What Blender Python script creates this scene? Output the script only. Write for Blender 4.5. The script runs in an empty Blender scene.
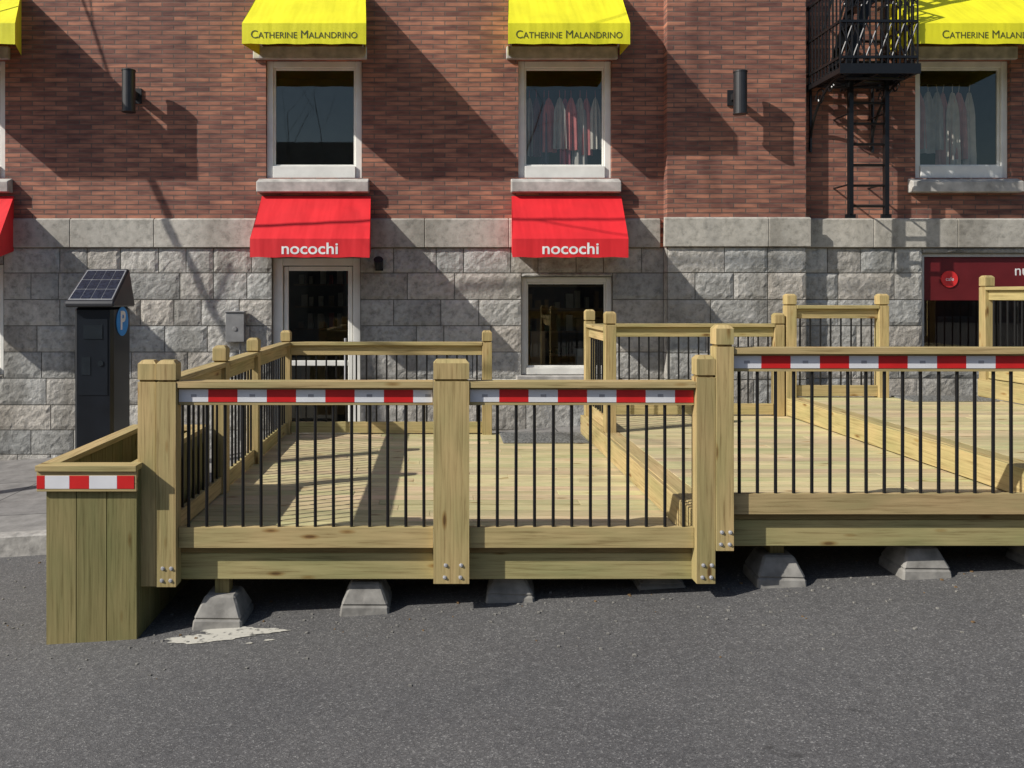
import bpy, bmesh, math, random
from mathutils import Vector, Matrix
R = random.Random(7)
scene = bpy.context.scene
COL = scene.collection
YW = 10.474
ZC = 2.1
def gz(x):
    x = max(-16, min(16, x)); return 0.06*x + 0.1

# ---------------------------------------------------------------- materials
def newmat(name):
    m = bpy.data.materials.new(name); m.use_nodes = True
    nt = m.node_tree; b = nt.nodes['Principled BSDF']
    return m, nt, b
def N(nt, t, **k):
    n = nt.nodes.new(t)
    for a, v in k.items(): setattr(n, a, v)
    return n
def L(nt, a, b): nt.links.new(a, b)
def ramp(nt, stops):
    r = nt.nodes.new('ShaderNodeValToRGB'); e = r.color_ramp.elements
    while len(e) < len(stops): e.new(0.5)
    for i, (p, c) in enumerate(stops):
        e[i].position = p; e[i].color = (c[0], c[1], c[2], 1)
    return r
def mixc(nt, mode, fac, a, b):
    m = nt.nodes.new('ShaderNodeMix'); m.data_type = 'RGBA'; m.blend_type = mode
    for idx, v in ((0, fac), (6, a), (7, b)):
        if isinstance(v, bpy.types.NodeSocket): nt.links.new(v, m.inputs[idx])
        elif idx == 0: m.inputs[0].default_value = v
        else: m.inputs[idx].default_value = (v[0], v[1], v[2], 1)
    return m.outputs[2]
def bump(nt, b, h, strength=0.3, dist=0.01):
    n = N(nt, 'ShaderNodeBump'); n.inputs['Strength'].default_value = strength; n.inputs['Distance'].default_value = dist
    L(nt, h, n.inputs['Height']); L(nt, n.outputs[0], b.inputs['Normal'])
def simple(name, col, rough=0.6, metal=0.0, var=0.15, scale=8, bmp=0.0):
    m, nt, b = newmat(name)
    tc = N(nt, 'ShaderNodeTexCoord'); no = N(nt, 'ShaderNodeTexNoise'); no.inputs['Scale'].default_value = scale; no.inputs['Detail'].default_value = 4
    L(nt, tc.outputs['Object'], no.inputs['Vector'])
    lo = [c*(1-var) for c in col]; hi = [min(1, c*(1+var)) for c in col]
    r = ramp(nt, [(0.3, lo), (0.7, hi)]); L(nt, no.outputs[0], r.inputs[0]); L(nt, r.outputs[0], b.inputs['Base Color'])
    b.inputs['Roughness'].default_value = rough; b.inputs['Metallic'].default_value = metal
    if bmp: bump(nt, b, no.outputs[0], bmp, 0.02)
    return m

def wood(name, lo, hi, knot=0.85):
    m, nt, b = newmat(name)
    uv = N(nt, 'ShaderNodeUVMap'); uv.uv_map = 'UVMap'
    mp = N(nt, 'ShaderNodeMapping'); mp.inputs['Scale'].default_value = (1.1, 26, 1); L(nt, uv.outputs[0], mp.inputs[0])
    n1 = N(nt, 'ShaderNodeTexNoise'); n1.inputs['Scale'].default_value = 2.2; n1.inputs['Detail'].default_value = 7; n1.inputs['Roughness'].default_value = .62; n1.inputs['Distortion'].default_value = 0.5
    L(nt, mp.outputs[0], n1.inputs['Vector'])
    mid = [a*.35+c*.65 for a, c in zip(lo, hi)]
    r = ramp(nt, [(0.3, lo), (0.47, mid), (0.7, hi)]); L(nt, n1.outputs[0], r.inputs[0])
    mp2 = N(nt, 'ShaderNodeMapping'); mp2.inputs['Scale'].default_value = (0.9, 3, 1); L(nt, uv.outputs[0], mp2.inputs[0])
    n2 = N(nt, 'ShaderNodeTexNoise'); n2.inputs['Scale'].default_value = 1.6; n2.inputs['Detail'].default_value = 3; L(nt, mp2.outputs[0], n2.inputs['Vector'])
    r2 = ramp(nt, [(0.36, (1.05, 1, .97)), (0.7, (0.70, 0.79, 0.70))]); L(nt, n2.outputs[0], r2.inputs[0])
    c = mixc(nt, 'MULTIPLY', 0.85, r.outputs[0], r2.outputs[0])
    mp3 = N(nt, 'ShaderNodeMapping'); mp3.inputs['Scale'].default_value = (2.2, 8, 1); L(nt, uv.outputs[0], mp3.inputs[0])
    v = N(nt, 'ShaderNodeTexVoronoi'); v.inputs['Scale'].default_value = 1.1; L(nt, mp3.outputs[0], v.inputs['Vector'])
    r3 = ramp(nt, [(0.06, (0.26, 0.13, 0.06)), (0.10, (0.7, 0.55, 0.4)), (0.17, (1, 1, 1))]); L(nt, v.outputs['Distance'], r3.inputs[0])
    c = mixc(nt, 'MULTIPLY', knot, c, r3.outputs[0])
    at = N(nt, 'ShaderNodeVertexColor'); at.layer_name = 'Col'
    c = mixc(nt, 'MULTIPLY', 1.0, c, at.outputs[0])
    L(nt, c, b.inputs['Base Color']); b.inputs['Roughness'].default_value = 0.72
    b.inputs['Specular IOR Level'].default_value = 0.3
    bump(nt, b, n1.outputs[0], 0.3, 0.004)
    return m
M_WOOD = wood('treated_pine', (0.27, 0.195, 0.085), (0.55, 0.435, 0.215))
M_DECK = wood('decking_pine', (0.38, 0.305, 0.155), (0.65, 0.555, 0.34))
M_PLANT = wood('planter_pine', (0.13, 0.11, 0.04), (0.27, 0.235, 0.105))
M_BLACK = simple('black_metal', (0.012, 0.012, 0.013), 0.35, 0.3)
M_BOLT = simple('galvanised_bolt', (0.5, 0.5, 0.52), 0.45, 0.4)
M_REDT = simple('red_reflective_tape', (0.62, 0.02, 0.02), 0.35, 0, 0.08)
M_WHT = simple('white_reflective_tape', (0.74, 0.74, 0.76), 0.35, 0, 0.05)
M_GRYT = simple('grey_print', (0.35, 0.35, 0.38), 0.4)
M_CONC = simple('concrete', (0.24, 0.23, 0.21), 0.9, 0, 0.35, 9, 0.5)

def cloth(name, col, dirt=0.12):
    m, nt, b = newmat(name)
    tc = N(nt, 'ShaderNodeTexCoord')
    n1 = N(nt, 'ShaderNodeTexNoise'); n1.inputs['Scale'].default_value = 2.2; n1.inputs['Detail'].default_value = 5; L(nt, tc.outputs['Object'], n1.inputs['Vector'])
    r = ramp(nt, [(.3, [c*(1-dirt) for c in col]), (.7, [min(1, c*1.06) for c in col])]); L(nt, n1.outputs[0], r.inputs[0])
    L(nt, r.outputs[0], b.inputs['Base Color']); b.inputs['Roughness'].default_value = .7
    mp = N(nt, 'ShaderNodeMapping'); mp.inputs['Scale'].default_value = (5, .7, .7); L(nt, tc.outputs['Object'], mp.inputs[0])
    n2 = N(nt, 'ShaderNodeTexNoise'); n2.inputs['Scale'].default_value = 1; n2.inputs['Detail'].default_value = 2; L(nt, mp.outputs[0], n2.inputs['Vector'])
    bump(nt, b, n2.outputs[0], .35, .05); return m
M_RED = cloth('red_canvas', (0.70, 0.014, 0.022))
M_YEL = cloth('yellow_canvas', (0.80, 0.75, 0.015))
M_TXTW = simple('white_letters', (0.8, 0.8, 0.8), 0.6)
M_TXTO = simple('olive_letters', (0.07, 0.08, 0.02), 0.6)
M_FRAME = simple('cream_window_paint', (0.76, 0.75, 0.70), 0.5, 0, 0.08, 5)
M_ROOM = simple('dim_interior', (0.09, 0.095, 0.09), 0.9, 0, .3, 2)
M_LIME = simple('limestone_trim', (0.43, 0.41, 0.38), 0.85, 0, 0.3, 7, 0.3)
M_MORT = simple('mortar', (0.20, 0.19, 0.17), 0.95, 0, 0.2, 30, 0.3)

def glassmat():
    m, nt, b = newmat('window_glass'); nt.nodes.remove(b)
    out = nt.nodes['Material Output']
    t = N(nt, 'ShaderNodeBsdfTransparent'); t.inputs[0].default_value = (0.78, 0.82, 0.80, 1)
    g = N(nt, 'ShaderNodeBsdfGlossy'); g.inputs['Roughness'].default_value = 0.015; g.inputs[0].default_value = (0.95, 0.95, 0.86, 1)
    lw = N(nt, 'ShaderNodeLayerWeight'); lw.inputs[0].default_value = .5
    pw = N(nt, 'ShaderNodeMath', operation='POWER'); L(nt, lw.outputs['Facing'], pw.inputs[0]); pw.inputs[1].default_value = 4
    ma = N(nt, 'ShaderNodeMath', operation='MULTIPLY_ADD'); L(nt, pw.outputs[0], ma.inputs[0]); ma.inputs[1].default_value = .8; ma.inputs[2].default_value = .085
    mx = N(nt, 'ShaderNodeMixShader'); L(nt, ma.outputs[0], mx.inputs[0]); L(nt, t.outputs[0], mx.inputs[1]); L(nt, g.outputs[0], mx.inputs[2])
    L(nt, mx.outputs[0], out.inputs[0]); return m
M_GLASS = glassmat()

def brickmat():
    m, nt, b = newmat('roman_brick')
    tc = N(nt, 'ShaderNodeTexCoord'); sp = N(nt, 'ShaderNodeSeparateXYZ'); L(nt, tc.outputs['Object'], sp.inputs[0])
    ad = N(nt, 'ShaderNodeMath', operation='ADD'); L(nt, sp.outputs[0], ad.inputs[0]); L(nt, sp.outputs[1], ad.inputs[1])
    cb = N(nt, 'ShaderNodeCombineXYZ'); L(nt, ad.outputs[0], cb.inputs[0]); L(nt, sp.outputs[2], cb.inputs[1])
    br = N(nt, 'ShaderNodeTexBrick'); L(nt, cb.outputs[0], br.inputs['Vector'])
    br.inputs['Scale'].default_value = 1.0; br.inputs['Brick Width'].default_value = 0.31; br.inputs['Row Height'].default_value = 0.062
    br.inputs['Mortar Size'].default_value = 0.008; br.inputs['Mortar Smooth'].default_value = 0.3; br.inputs['Bias'].default_value = 0.0
    br.inputs['Color1'].default_value = (0.41, 0.175, 0.11, 1); br.inputs['Color2'].default_value = (0.20, 0.082, 0.062, 1)
    br.inputs['Mortar'].default_value = (0.15, 0.10, 0.08, 1)
    n0 = N(nt, 'ShaderNodeTexNoise'); mp = N(nt, 'ShaderNodeMapping'); mp.inputs['Scale'].default_value = (3.3, 16.1, 1); L(nt, cb.outputs[0], mp.inputs[0]); L(nt, mp.outputs[0], n0.inputs['Vector'])
    n0.inputs['Scale'].default_value = 1.0; n0.inputs['Detail'].default_value = 3
    r0 = ramp(nt, [(0.3, (0.58, 0.56, 0.62)), (0.5, (.96, .96, .96)), (0.72, (1.35, 1.32, 1.25))]); L(nt, n0.outputs[0], r0.inputs[0])
    c = mixc(nt, 'MULTIPLY', 1.0, br.outputs[0], r0.outputs[0])
    n1 = N(nt, 'ShaderNodeTexNoise'); n1.inputs['Scale'].default_value = 0.8; n1.inputs['Detail'].default_value = 5; L(nt, tc.outputs['Object'], n1.inputs['Vector'])
    r1 = ramp(nt, [(0.3, (0.72, 0.73, 0.76)), (0.7, (1.14, 1.14, 1.13))]); L(nt, n1.outputs[0], r1.inputs[0])
    c = mixc(nt, 'MULTIPLY', 1.0, c, r1.outputs[0])
    L(nt, c, b.inputs['Base Color']); b.inputs['Roughness'].default_value = 0.85
    mm = N(nt, 'ShaderNodeMath', operation='SUBTRACT'); mm.inputs[0].default_value = 1; L(nt, br.outputs['Fac'], mm.inputs[1])
    m2 = N(nt, 'ShaderNodeMath', operation='MULTIPLY_ADD'); L(nt, n0.outputs[0], m2.inputs[0]); m2.inputs[1].default_value = 0.5; L(nt, mm.outputs[0], m2.inputs[2])
    bump(nt, b, m2.outputs[0], 0.7, 0.008)
    return m
M_BRICK = brickmat()

def stonemat(name, lo, mid, hi, bs, bd):
    m, nt, b = newmat(name)
    tc = N(nt, 'ShaderNodeTexCoord'); no = N(nt, 'ShaderNodeTexNoise'); no.inputs['Scale'].default_value = 11; no.inputs['Detail'].default_value = 7; no.inputs['Roughness'].default_value = 0.7
    L(nt, tc.outputs['Object'], no.inputs['Vector'])
    r = ramp(nt, [(0.32, lo), (0.5, mid), (0.7, hi)]); L(nt, no.outputs[0], r.inputs[0])
    at = N(nt, 'ShaderNodeVertexColor'); at.layer_name = 'Col'
    c = mixc(nt, 'MULTIPLY', 1.0, r.outputs[0], at.outputs[0])
    mp = N(nt, 'ShaderNodeMapping'); mp.inputs['Scale'].default_value = (2.2, 2.2, .8); L(nt, tc.outputs['Object'], mp.inputs[0])
    n2 = N(nt, 'ShaderNodeTexNoise'); n2.inputs['Scale'].default_value = 0.9; n2.inputs['Detail'].default_value = 5; L(nt, mp.outputs[0], n2.inputs['Vector'])
    r2 = ramp(nt, [(0.3, (0.62, 0.61, 0.59)), (0.5, (.95, .95, .95)), (0.65, (1.1, 1.1, 1.1))]); L(nt, n2.outputs[0], r2.inputs[0])
    c = mixc(nt, 'MULTIPLY', 1.0, c, r2.outputs[0])
    L(nt, c, b.inputs['Base Color']); b.inputs['Roughness'].default_value = 0.9
    bump(nt, b, no.outputs[0], bs, bd); return m
M_STONE = stonemat('rock_faced_limestone', (0.25, 0.24, 0.215), (0.44, 0.42, 0.38), (0.56, 0.535, 0.49), .9, .035)
M_SM = stonemat('smooth_limestone', (0.28, 0.265, 0.235), (0.44, 0.415, 0.37), (0.52, 0.49, 0.44), .4, .02)

def asphalt():
    m, nt, b = newmat('asphalt')
    tc = N(nt, 'ShaderNodeTexCoord')
    def no(s, d=3, rr=0.6):
        n = N(nt, 'ShaderNodeTexNoise'); n.inputs['Scale'].default_value = s; n.inputs['Detail'].default_value = d; n.inputs['Roughness'].default_value = rr
        L(nt, tc.outputs['Object'], n.inputs['Vector']); return n
    v = N(nt, 'ShaderNodeTexVoronoi'); v.inputs['Scale'].default_value = 150; L(nt, tc.outputs['Object'], v.inputs['Vector'])
    sp = N(nt, 'ShaderNodeSeparateColor'); L(nt, v.outputs['Color'], sp.inputs[0])
    r = ramp(nt, [(0.0, (0.068, 0.067, 0.067)), (0.65, (0.104, 0.102, 0.101)), (0.9, (0.14, 0.137, 0.133)), (1.0, (0.24, 0.235, 0.225))]); L(nt, sp.outputs[0], r.inputs[0])
    n1 = no(0.55, 5); r1 = ramp(nt, [(0.3, (0.80, 0.80, 0.82)), (0.7, (1.16, 1.15, 1.13))]); L(nt, n1.outputs[0], r1.inputs[0])
    c = mixc(nt, 'MULTIPLY', 1.0, r.outputs[0], r1.outputs[0])
    n3 = no(22, 4, 0.8); r3 = ramp(nt, [(0.35, (0.84, 0.84, 0.84)), (0.65, (1.12, 1.12, 1.12))]); L(nt, n3.outputs[0], r3.inputs[0])
    c = mixc(nt, 'MULTIPLY', 1.0, c, r3.outputs[0])
    n5 = no(2.6, 3, .7); r5 = ramp(nt, [(0.26, (0.6, 0.6, 0.6)), (0.33, (1, 1, 1))]); L(nt, n5.outputs[0], r5.inputs[0])
    c = mixc(nt, 'MULTIPLY', 1.0, c, r5.outputs[0])
    L(nt, c, b.inputs['Base Color']); b.inputs['Roughness'].default_value = 0.85
    bump(nt, b, v.outputs['Distance'], 0.45, 0.004); return m
M_ASPH = asphalt()

def sidewalkmat():
    m, nt, b = newmat('sidewalk_concrete')
    tc = N(nt, 'ShaderNodeTexCoord')
    br = N(nt, 'ShaderNodeTexBrick'); L(nt, tc.outputs['Object'], br.inputs['Vector']); br.offset = 0
    br.inputs['Scale'].default_value = 1; br.inputs['Brick Width'].default_value = 1.5; br.inputs['Row Height'].default_value = 1.5; br.inputs['Mortar Size'].default_value = 0.01
    br.inputs['Color1'].default_value = (0.26, 0.25, 0.235, 1); br.inputs['Color2'].default_value = (0.22, 0.21, 0.20, 1); br.inputs['Mortar'].default_value = (0.08, 0.08, 0.075, 1)
    n = N(nt, 'ShaderNodeTexNoise'); n.inputs['Scale'].default_value = 5; n.inputs['Detail'].default_value = 7; n.inputs['Roughness'].default_value = 0.7; L(nt, tc.outputs['Object'], n.inputs['Vector'])
    r = ramp(nt, [(0.3, (0.6, 0.6, 0.6)), (0.7, (1.2, 1.2, 1.2))]); L(nt, n.outputs[0], r.inputs[0])
    c = mixc(nt, 'MULTIPLY', 1, br.outputs[0], r.outputs[0]); L(nt, c, b.inputs['Base Color']); b.inputs['Roughness'].default_value = 0.9
    bump(nt, b, n.outputs[0], 0.2, 0.01); return m
M_SIDE = sidewalkmat()

# ---------------------------------------------------------------- mesh builder
class MB:
    def __init__(s): s.v = []; s.f = []; s.m = []; s.uv = []; s.c = []
    def face(s, pts, mat=0, uvs=None, col=(1, 1, 1)):
        i = len(s.v); s.v += [tuple(p) for p in pts]; s.f.append(list(range(i, i+len(pts)))); s.m.append(mat)
        s.uv.append(uvs or [(p[0], p[2]) for p in pts]); s.c.append(col)
    def hexa(s, P, mat=0, col=(1, 1, 1), axis=None):
        i = len(s.v); s.v += [tuple(p) for p in P]
        ext = [max(p[k] for p in P)-min(p[k] for p in P) for k in range(3)]
        la = ext.index(max(ext)) if axis is None else axis
        ou, ov = R.uniform(0, 60), R.uniform(0, 60)
        for q in ((3, 2, 1, 0), (4, 5, 6, 7), (0, 1, 5, 4), (1, 2, 6, 5), (2, 3, 7, 6), (3, 0, 4, 7)):
            pts = [Vector(P[k]) for k in q]
            n = (pts[1]-pts[0]).cross(pts[2]-pts[1]); an = [abs(n[k]) for k in range(3)]; na = an.index(max(an))
            oth = [k for k in range(3) if k != na]
            if la in oth: a = la; b2 = [k for k in oth if k != la][0]
            else: a, b2 = oth
            s.f.append([i+k for k in q]); s.m.append(mat)
            if la in oth: s.uv.append([(p[a]+ou, p[b2]+ov+na*0.37) for p in pts])
            else: s.uv.append([(p[a]*6+ou, p[b2]+ov) for p in pts])
            s.c.append(col)
    def box(s, x0, x1, y0, y1, z0, z1, mat=0, col=None, axis=None, rnd=0.0):
        if col is None:
            k = 1+R.uniform(-rnd, rnd); g = R.uniform(-rnd, rnd)*0.35
            col = (k*(1-g*0.5), k*(1+g), k*(1-g*0.6))
        s.hexa([(x0, y0, z0), (x1, y0, z0), (x1, y1, z0), (x0, y1, z0), (x0, y0, z1), (x1, y0, z1), (x1, y1, z1), (x0, y1, z1)], mat, col, axis)
    def cyl(s, p0, p1, r0, r1=None, n=8, mat=0, caps=True):
        r1 = r0 if r1 is None else r1
        p0 = Vector(p0); p1 = Vector(p1); d = (p1-p0).normalized()
        a = d.orthogonal().normalized(); b = d.cross(a); i = len(s.v)
        for p, r in ((p0, r0), (p1, r1)):
            for k in range(n):
                t = 2*math.pi*k/n; s.v.append(tuple(p+a*math.cos(t)*r+b*math.sin(t)*r))
        for k in range(n):
            j = (k+1) % n; s.f.append([i+k, i+j, i+n+j, i+n+k]); s.m.append(mat); s.uv.append([(0, 0)]*4); s.c.append((1, 1, 1))
        if caps:
            s.f.append([i+k for k in reversed(range(n))]); s.m.append(mat); s.uv.append([(0, 0)]*n); s.c.append((1, 1, 1))
            s.f.append([i+n+k for k in range(n)]); s.m.append(mat); s.uv.append([(0, 0)]*n); s.c.append((1, 1, 1))
    def build(s, name, mats, parent=None, bevel=0, smooth=False):
        me = bpy.data.meshes.new(name); me.from_pydata(s.v, [], s.f)
        for m in mats: me.materials.append(m)
        me.polygons.foreach_set('material_index', s.m)
        me.uv_layers.new(name='UVMap')
        me.color_attributes.new('Col', 'FLOAT_COLOR', 'CORNER')
        uvf = []; cf = []
        for u, c in zip(s.uv, s.c):
            for q in u: uvf += [q[0], q[1]]; cf += [c[0], c[1], c[2], 1.0]
        me.uv_layers['UVMap'].data.foreach_set('uv', uvf)
        me.color_attributes['Col'].data.foreach_set('color', cf)
        if smooth: me.polygons.foreach_set('use_smooth', [True]*len(me.polygons))
        me.update()
        ob = bpy.data.objects.new(name, me); COL.objects.link(ob)
        if parent: ob.parent = parent
        if bevel:
            bv = ob.modifiers.new('bevel', 'BEVEL'); bv.width = bevel; bv.segments = 1; bv.limit_method = 'ANGLE'
        return ob
def empty(name):
    e = bpy.data.objects.new(name, None); COL.objects.link(e); return e
def text(body, name, loc, size, mat, parent, rot=(math.radians(90), 0, 0), smallcaps=False, sx=1.0, bold=0.0):
    cu = bpy.data.curves.new(name, 'FONT'); cu.body = body; cu.size = size; cu.align_x = 'CENTER'; cu.align_y = 'CENTER'; cu.extrude = 0.0008
    cu.offset = bold
    if smallcaps:
        cu.small_caps_scale = 0.78
        for f in cu.body_format: f.use_small_caps = True
    cu.materials.append(mat)
    o = bpy.data.objects.new(name, cu); COL.objects.link(o); o.location = loc; o.rotation_euler = rot; o.scale = (sx, 1, 1); o.parent = parent
    return o

# ---------------------------------------------------------------- ground
def strip(name, ys, zoff, mat, xs=None):
    mb = MB(); xs = xs or [-90, -16, -8, 0, 8, 16, 90]
    for a, b in zip(xs, xs[1:]):
        for c, d in zip(ys, ys[1:]):
            mb.face([(a, c, gz(a)+zoff), (b, c, gz(b)+zoff), (b, d, gz(b)+zoff), (a, d, gz(a)+zoff)])
    return mb.build(name, [mat])
strip('street', [-90, -13, 6.74, 90], 0, M_ASPH)
YK = 6.74
mb = MB()
xs = [-60, -16]+[-16+1.6*i for i in range(1, 20)]+[16, 60]
for a, b in zip(xs, xs[1:]):
    g = 0.006
    P = [(a+g, YK, gz(a)-.2), (b-g, YK, gz(b)-.2), (b-g, YK+.16, gz(b)-.2), (a+g, YK+.16, gz(a)-.2), (a+g, YK+0.012, gz(a)+.175), (b-g, YK+0.012, gz(b)+.175), (b-g, YK+.16, gz(b)+.175), (a+g, YK+.16, gz(a)+.175)]
    k = R.uniform(.85, 1.1); mb.hexa(P, 0, (k, k, k))
mb.build('street_kerb', [simple('kerb_granite', (.34, .325, .30), .85, 0, .3, 14, .4)], bevel=0.012)
sw = strip('sidewalk', [YK+.16, 8.5, 11.0], 0.168, M_SIDE)
mb = MB()
for a, b in zip([-60, -16, 16], [-16, 16, 60]):
    mb.hexa([(a, -12.5, gz(a)-.1), (b, -12.5, gz(b)-.1), (b, -9.5, gz(b)-.1), (a, -9.5, gz(a)-.1), (a, -12.5, gz(a)+.15), (b, -12.5, gz(b)+.15), (b, -9.5, gz(b)+.15), (a, -9.5, gz(a)+.15)])
mb.build('far_sidewalk', [M_SIDE])
mst, nt, b = newmat('white_spill')
tc = N(nt, 'ShaderNodeTexCoord'); n = N(nt, 'ShaderNodeTexNoise'); n.inputs['Scale'].default_value = 22; n.inputs['Detail'].default_value = 6; L(nt, tc.outputs['Object'], n.inputs['Vector'])
r = ramp(nt, [(0.34, (0.16, 0.155, 0.14)), (0.46, (0.50, 0.48, 0.42))]); L(nt, n.outputs[0], r.inputs[0]); L(nt, r.outputs[0], b.inputs['Base Color']); b.inputs['Roughness'].default_value = 0.9
mb = MB()
def blob(cx, cy, rx, ry, ph):
    pts = []
    for i in range(90):
        t = 2*math.pi*i/90; rr = 1+0.12*math.sin(3*t+ph)+0.08*math.sin(7*t+ph)+0.05*math.sin(17*t+ph*2)+R.uniform(-.03, .03)
        x = cx+rx*rr*math.cos(t); y = cy+ry*rr*math.sin(t); pts.append((x, y, gz(x)+0.004+.0004*ph))
    mb.face(pts)
blob(-1.42, 4.83, .25, .06, 1); blob(-1.17, 4.885, .22, .045, 3); blob(-1.32, 4.93, .15, .05, 0); blob(-1.02, 4.75, .03, .01, 2); blob(-1.13, 4.72, .02, .008, 4)
mb.build('white_spill_mark', [mst])
mb = MB(); T = random.Random(11)
for i in range(420):
    if i < 300: x = T.uniform(-3.5, 4.5); y = 5.0+abs(T.gauss(0, .35))*T.choice([-1, .6]); z0 = gz(x)
    else: x = T.uniform(-5, -1.9); y = T.uniform(5.9, 6.7); z0 = gz(x)
    s = T.uniform(.003, .010); P = [(x+T.uniform(.6, 1)*s*sx, y+T.uniform(.6, 1)*s*sy, z0+(0 if k == 0 else s*T.uniform(.6, 1.1))) for k in (0, 1) for sx, sy in ((-1, -1), (1, -1), (1, 1), (-1, 1))]
    mb.hexa(P, 0 if T.random() < .8 else 1)
mb.build('gutter_grit', [simple('grit_stone', (.22, .21, .19), .9), simple('dry_leaf', (.18, .11, .05), .8)])

# ---------------------------------------------------------------- building
bld = empty('brick_building')
LEDGE0, LEDGE1 = 2.72, 3.11
UP = [(-6.98, -5.72), (-2.29, -1.03), (1.03, 2.26), (6.25, 7.5)]
UZ = (3.64, 5.19)
DOOR = (-2.21, -1.05, -0.05, 2.59)
LOWWIN = [(-6.98, -5.74, 1.05, 2.5), (1.07, 2.27, 1.05, 2.34)]
SHOP = (6.34, 10.4, 1.2, 2.65)
PIL = (2.94, 4.735); PD = 0.17
X0, X1, ZT = -16, 17, 11
def wall_holes(mb, x0, x1, z0, z1, y, holes, mat=0):
    xs = sorted({x0, x1, *[h[0] for h in holes], *[h[1] for h in holes]}); zs = sorted({z0, z1, *[h[2] for h in holes], *[h[3] for h in holes]})
    for a, b in zip(xs, xs[1:]):
        for c, d in zip(zs, zs[1:]):
            cx, cz = (a+b)/2, (c+d)/2
            if any(h[0] < cx < h[1] and h[2] < cz < h[3] for h in holes): continue
            mb.face([(a, y, c), (b, y, c), (b, y, d), (a, y, d)], mat)
uph = [(a, b, UZ[0], UZ[1]) for a, b in UP]
uph2 = [(a, b, 7.3, 8.9) for a, b in UP]
lowh = [DOOR]+LOWWIN+[SHOP]
mb = MB()
wall_holes(mb, X0, X1, LEDGE0, ZT, YW, uph+uph2)
mb.box(PIL[0], PIL[1], YW-PD, YW-0.001, LEDGE0, ZT, 0)
REV = 0.14
for (a, b, c, d) in uph+uph2:
    mb.face([(a, YW, c), (a, YW+REV, c), (a, YW+REV, d), (a, YW, d)]); mb.face([(b, YW+REV, c), (b, YW, c), (b, YW, d), (b, YW+REV, d)])
    mb.face([(a, YW, d), (a, YW+REV, d), (b, YW+REV, d), (b, YW, d)]); mb.face([(a, YW+REV, c), (a, YW, c), (b, YW, c), (b, YW+REV, c)])
mb.face([(X0, YW, -2), (X0, YW+12, -2), (X0, YW+12, ZT), (X0, YW, ZT)]); mb.face([(X1, YW+12, -2), (X1, YW, -2), (X1, YW, ZT), (X1, YW+12, ZT)])
mb.face([(X0, YW, ZT), (X1, YW, ZT), (X1, YW+12, ZT), (X0, YW+12, ZT)]); mb.face([(X1, YW+12, -2), (X0, YW+12, -2), (X0, YW+12, ZT), (X1, YW+12, ZT)])
mb.build('brick_walls', [M_BRICK], bld)
mb = MB(); wall_holes(mb, X0, X1, -2, LEDGE0, YW+0.012, lowh)
for (a, b, c, d) in lowh:
    mb.face([(a, YW, c), (a, YW+.3, c), (a, YW+.3, d), (a, YW, d)]); mb.face([(b, YW+.3, c), (b, YW, c), (b, YW, d), (b, YW+.3, d)])
    mb.face([(a, YW, d), (a, YW+.3, d), (b, YW+.3, d), (b, YW, d)]); mb.face([(a, YW+.3, c), (a, YW, c), (b, YW, c), (b, YW+.3, c)])
mb.box(PIL[0]+.012, PIL[1]-.012, YW-PD+.012, YW, -2, LEDGE0, 0)
mb.build('mortar_joints', [M_MORT], bld)
mb = MB()
def stone(x0, x1, z0, z1, y, depthside=None):
    g = 0.006; x0 += g; x1 -= g; z0 += g; z1 -= g
    if x1-x0 < 0.03 or z1-z0 < 0.03: return
    nx = max(2, round((x1-x0)/0.05)); nz = max(2, round((z1-z0)/0.05))
    k = R.uniform(0.74, 1.15); w = R.uniform(-.05, .04); col = (k*(1+w), k, k*(1-w))
    base = R.uniform(0.003, 0.010); P = {}
    tx, tz = R.uniform(-.010, .010), R.uniform(-.008, .008)
    for i in range(nx+1):
        for j in range(nz+1):
            u, v = i/nx, j/nz; e = (i in (0, nx)) or (j in (0, nz))
            yy = y - (0.0 if e else base + R.uniform(0, 0.008) + tx*(u-.5) + tz*(v-.5))
            jx = 0 if i in (0, nx) else R.uniform(-.012, .012); jz = 0 if j in (0, nz) else R.uniform(-.012, .012)
            P[i, j] = (x0+(x1-x0)*u+jx, yy, z0+(z1-z0)*v+jz)
    for i in range(nx):
        for j in range(nz):
            mb.face([P[i, j], P[i+1, j], P[i+1, j+1], P[i, j+1]], 0, None, col)
    for (a, b2) in (((x0, z1), (x1, z1)), ((x0, z0), (x1, z0)), ((x0, z0), (x0, z1)), ((x1, z0), (x1, z1))):
        mb.face([(a[0], y, a[1]), (b2[0], y, b2[1]), (b2[0], y+.03, b2[1]), (a[0], y+.03, a[1])], 0, None, col)
zrows = [LEDGE0]
while zrows[-1] > -0.9: zrows.append(zrows[-1]-R.choice([.33, .345, .35, .32]))
def courses(xa, xb, y, holes):
    for z1, z0 in zip(zrows, zrows[1:]):
        segs = [(xa, xb)]
        for h in holes:
            if h[2] < z1-0.02 and h[3] > z0+0.02:
                ns = []
                for s in segs:
                    if h[0] >= s[1] or h[1] <= s[0]: ns.append(s); continue
                    if h[0] > s[0]: ns.append((s[0], h[0]))
                    if h[1] < s[1]: ns.append((h[1], s[1]))
                segs = ns
        for a, b in segs:
            x = a
            while x < b-1e-4:
                w = R.choice([.36, .44, .5, .56, .62, .74])
                if b-(x+w) < .25: w = b-x
                stone(x, x+w, z0, z1, y); x += w
        for h in holes:
            if h[2] < z1-0.02 and h[3] > z0+0.02:
                a, b = max(xa, h[0]), min(xb, h[1])
                if b <= a: continue
                if h[3] < z1-.03: stone(a, b, h[3], z1, y)
                if h[2] > z0+.03: stone(a, b, z0, h[2], y)
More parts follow.
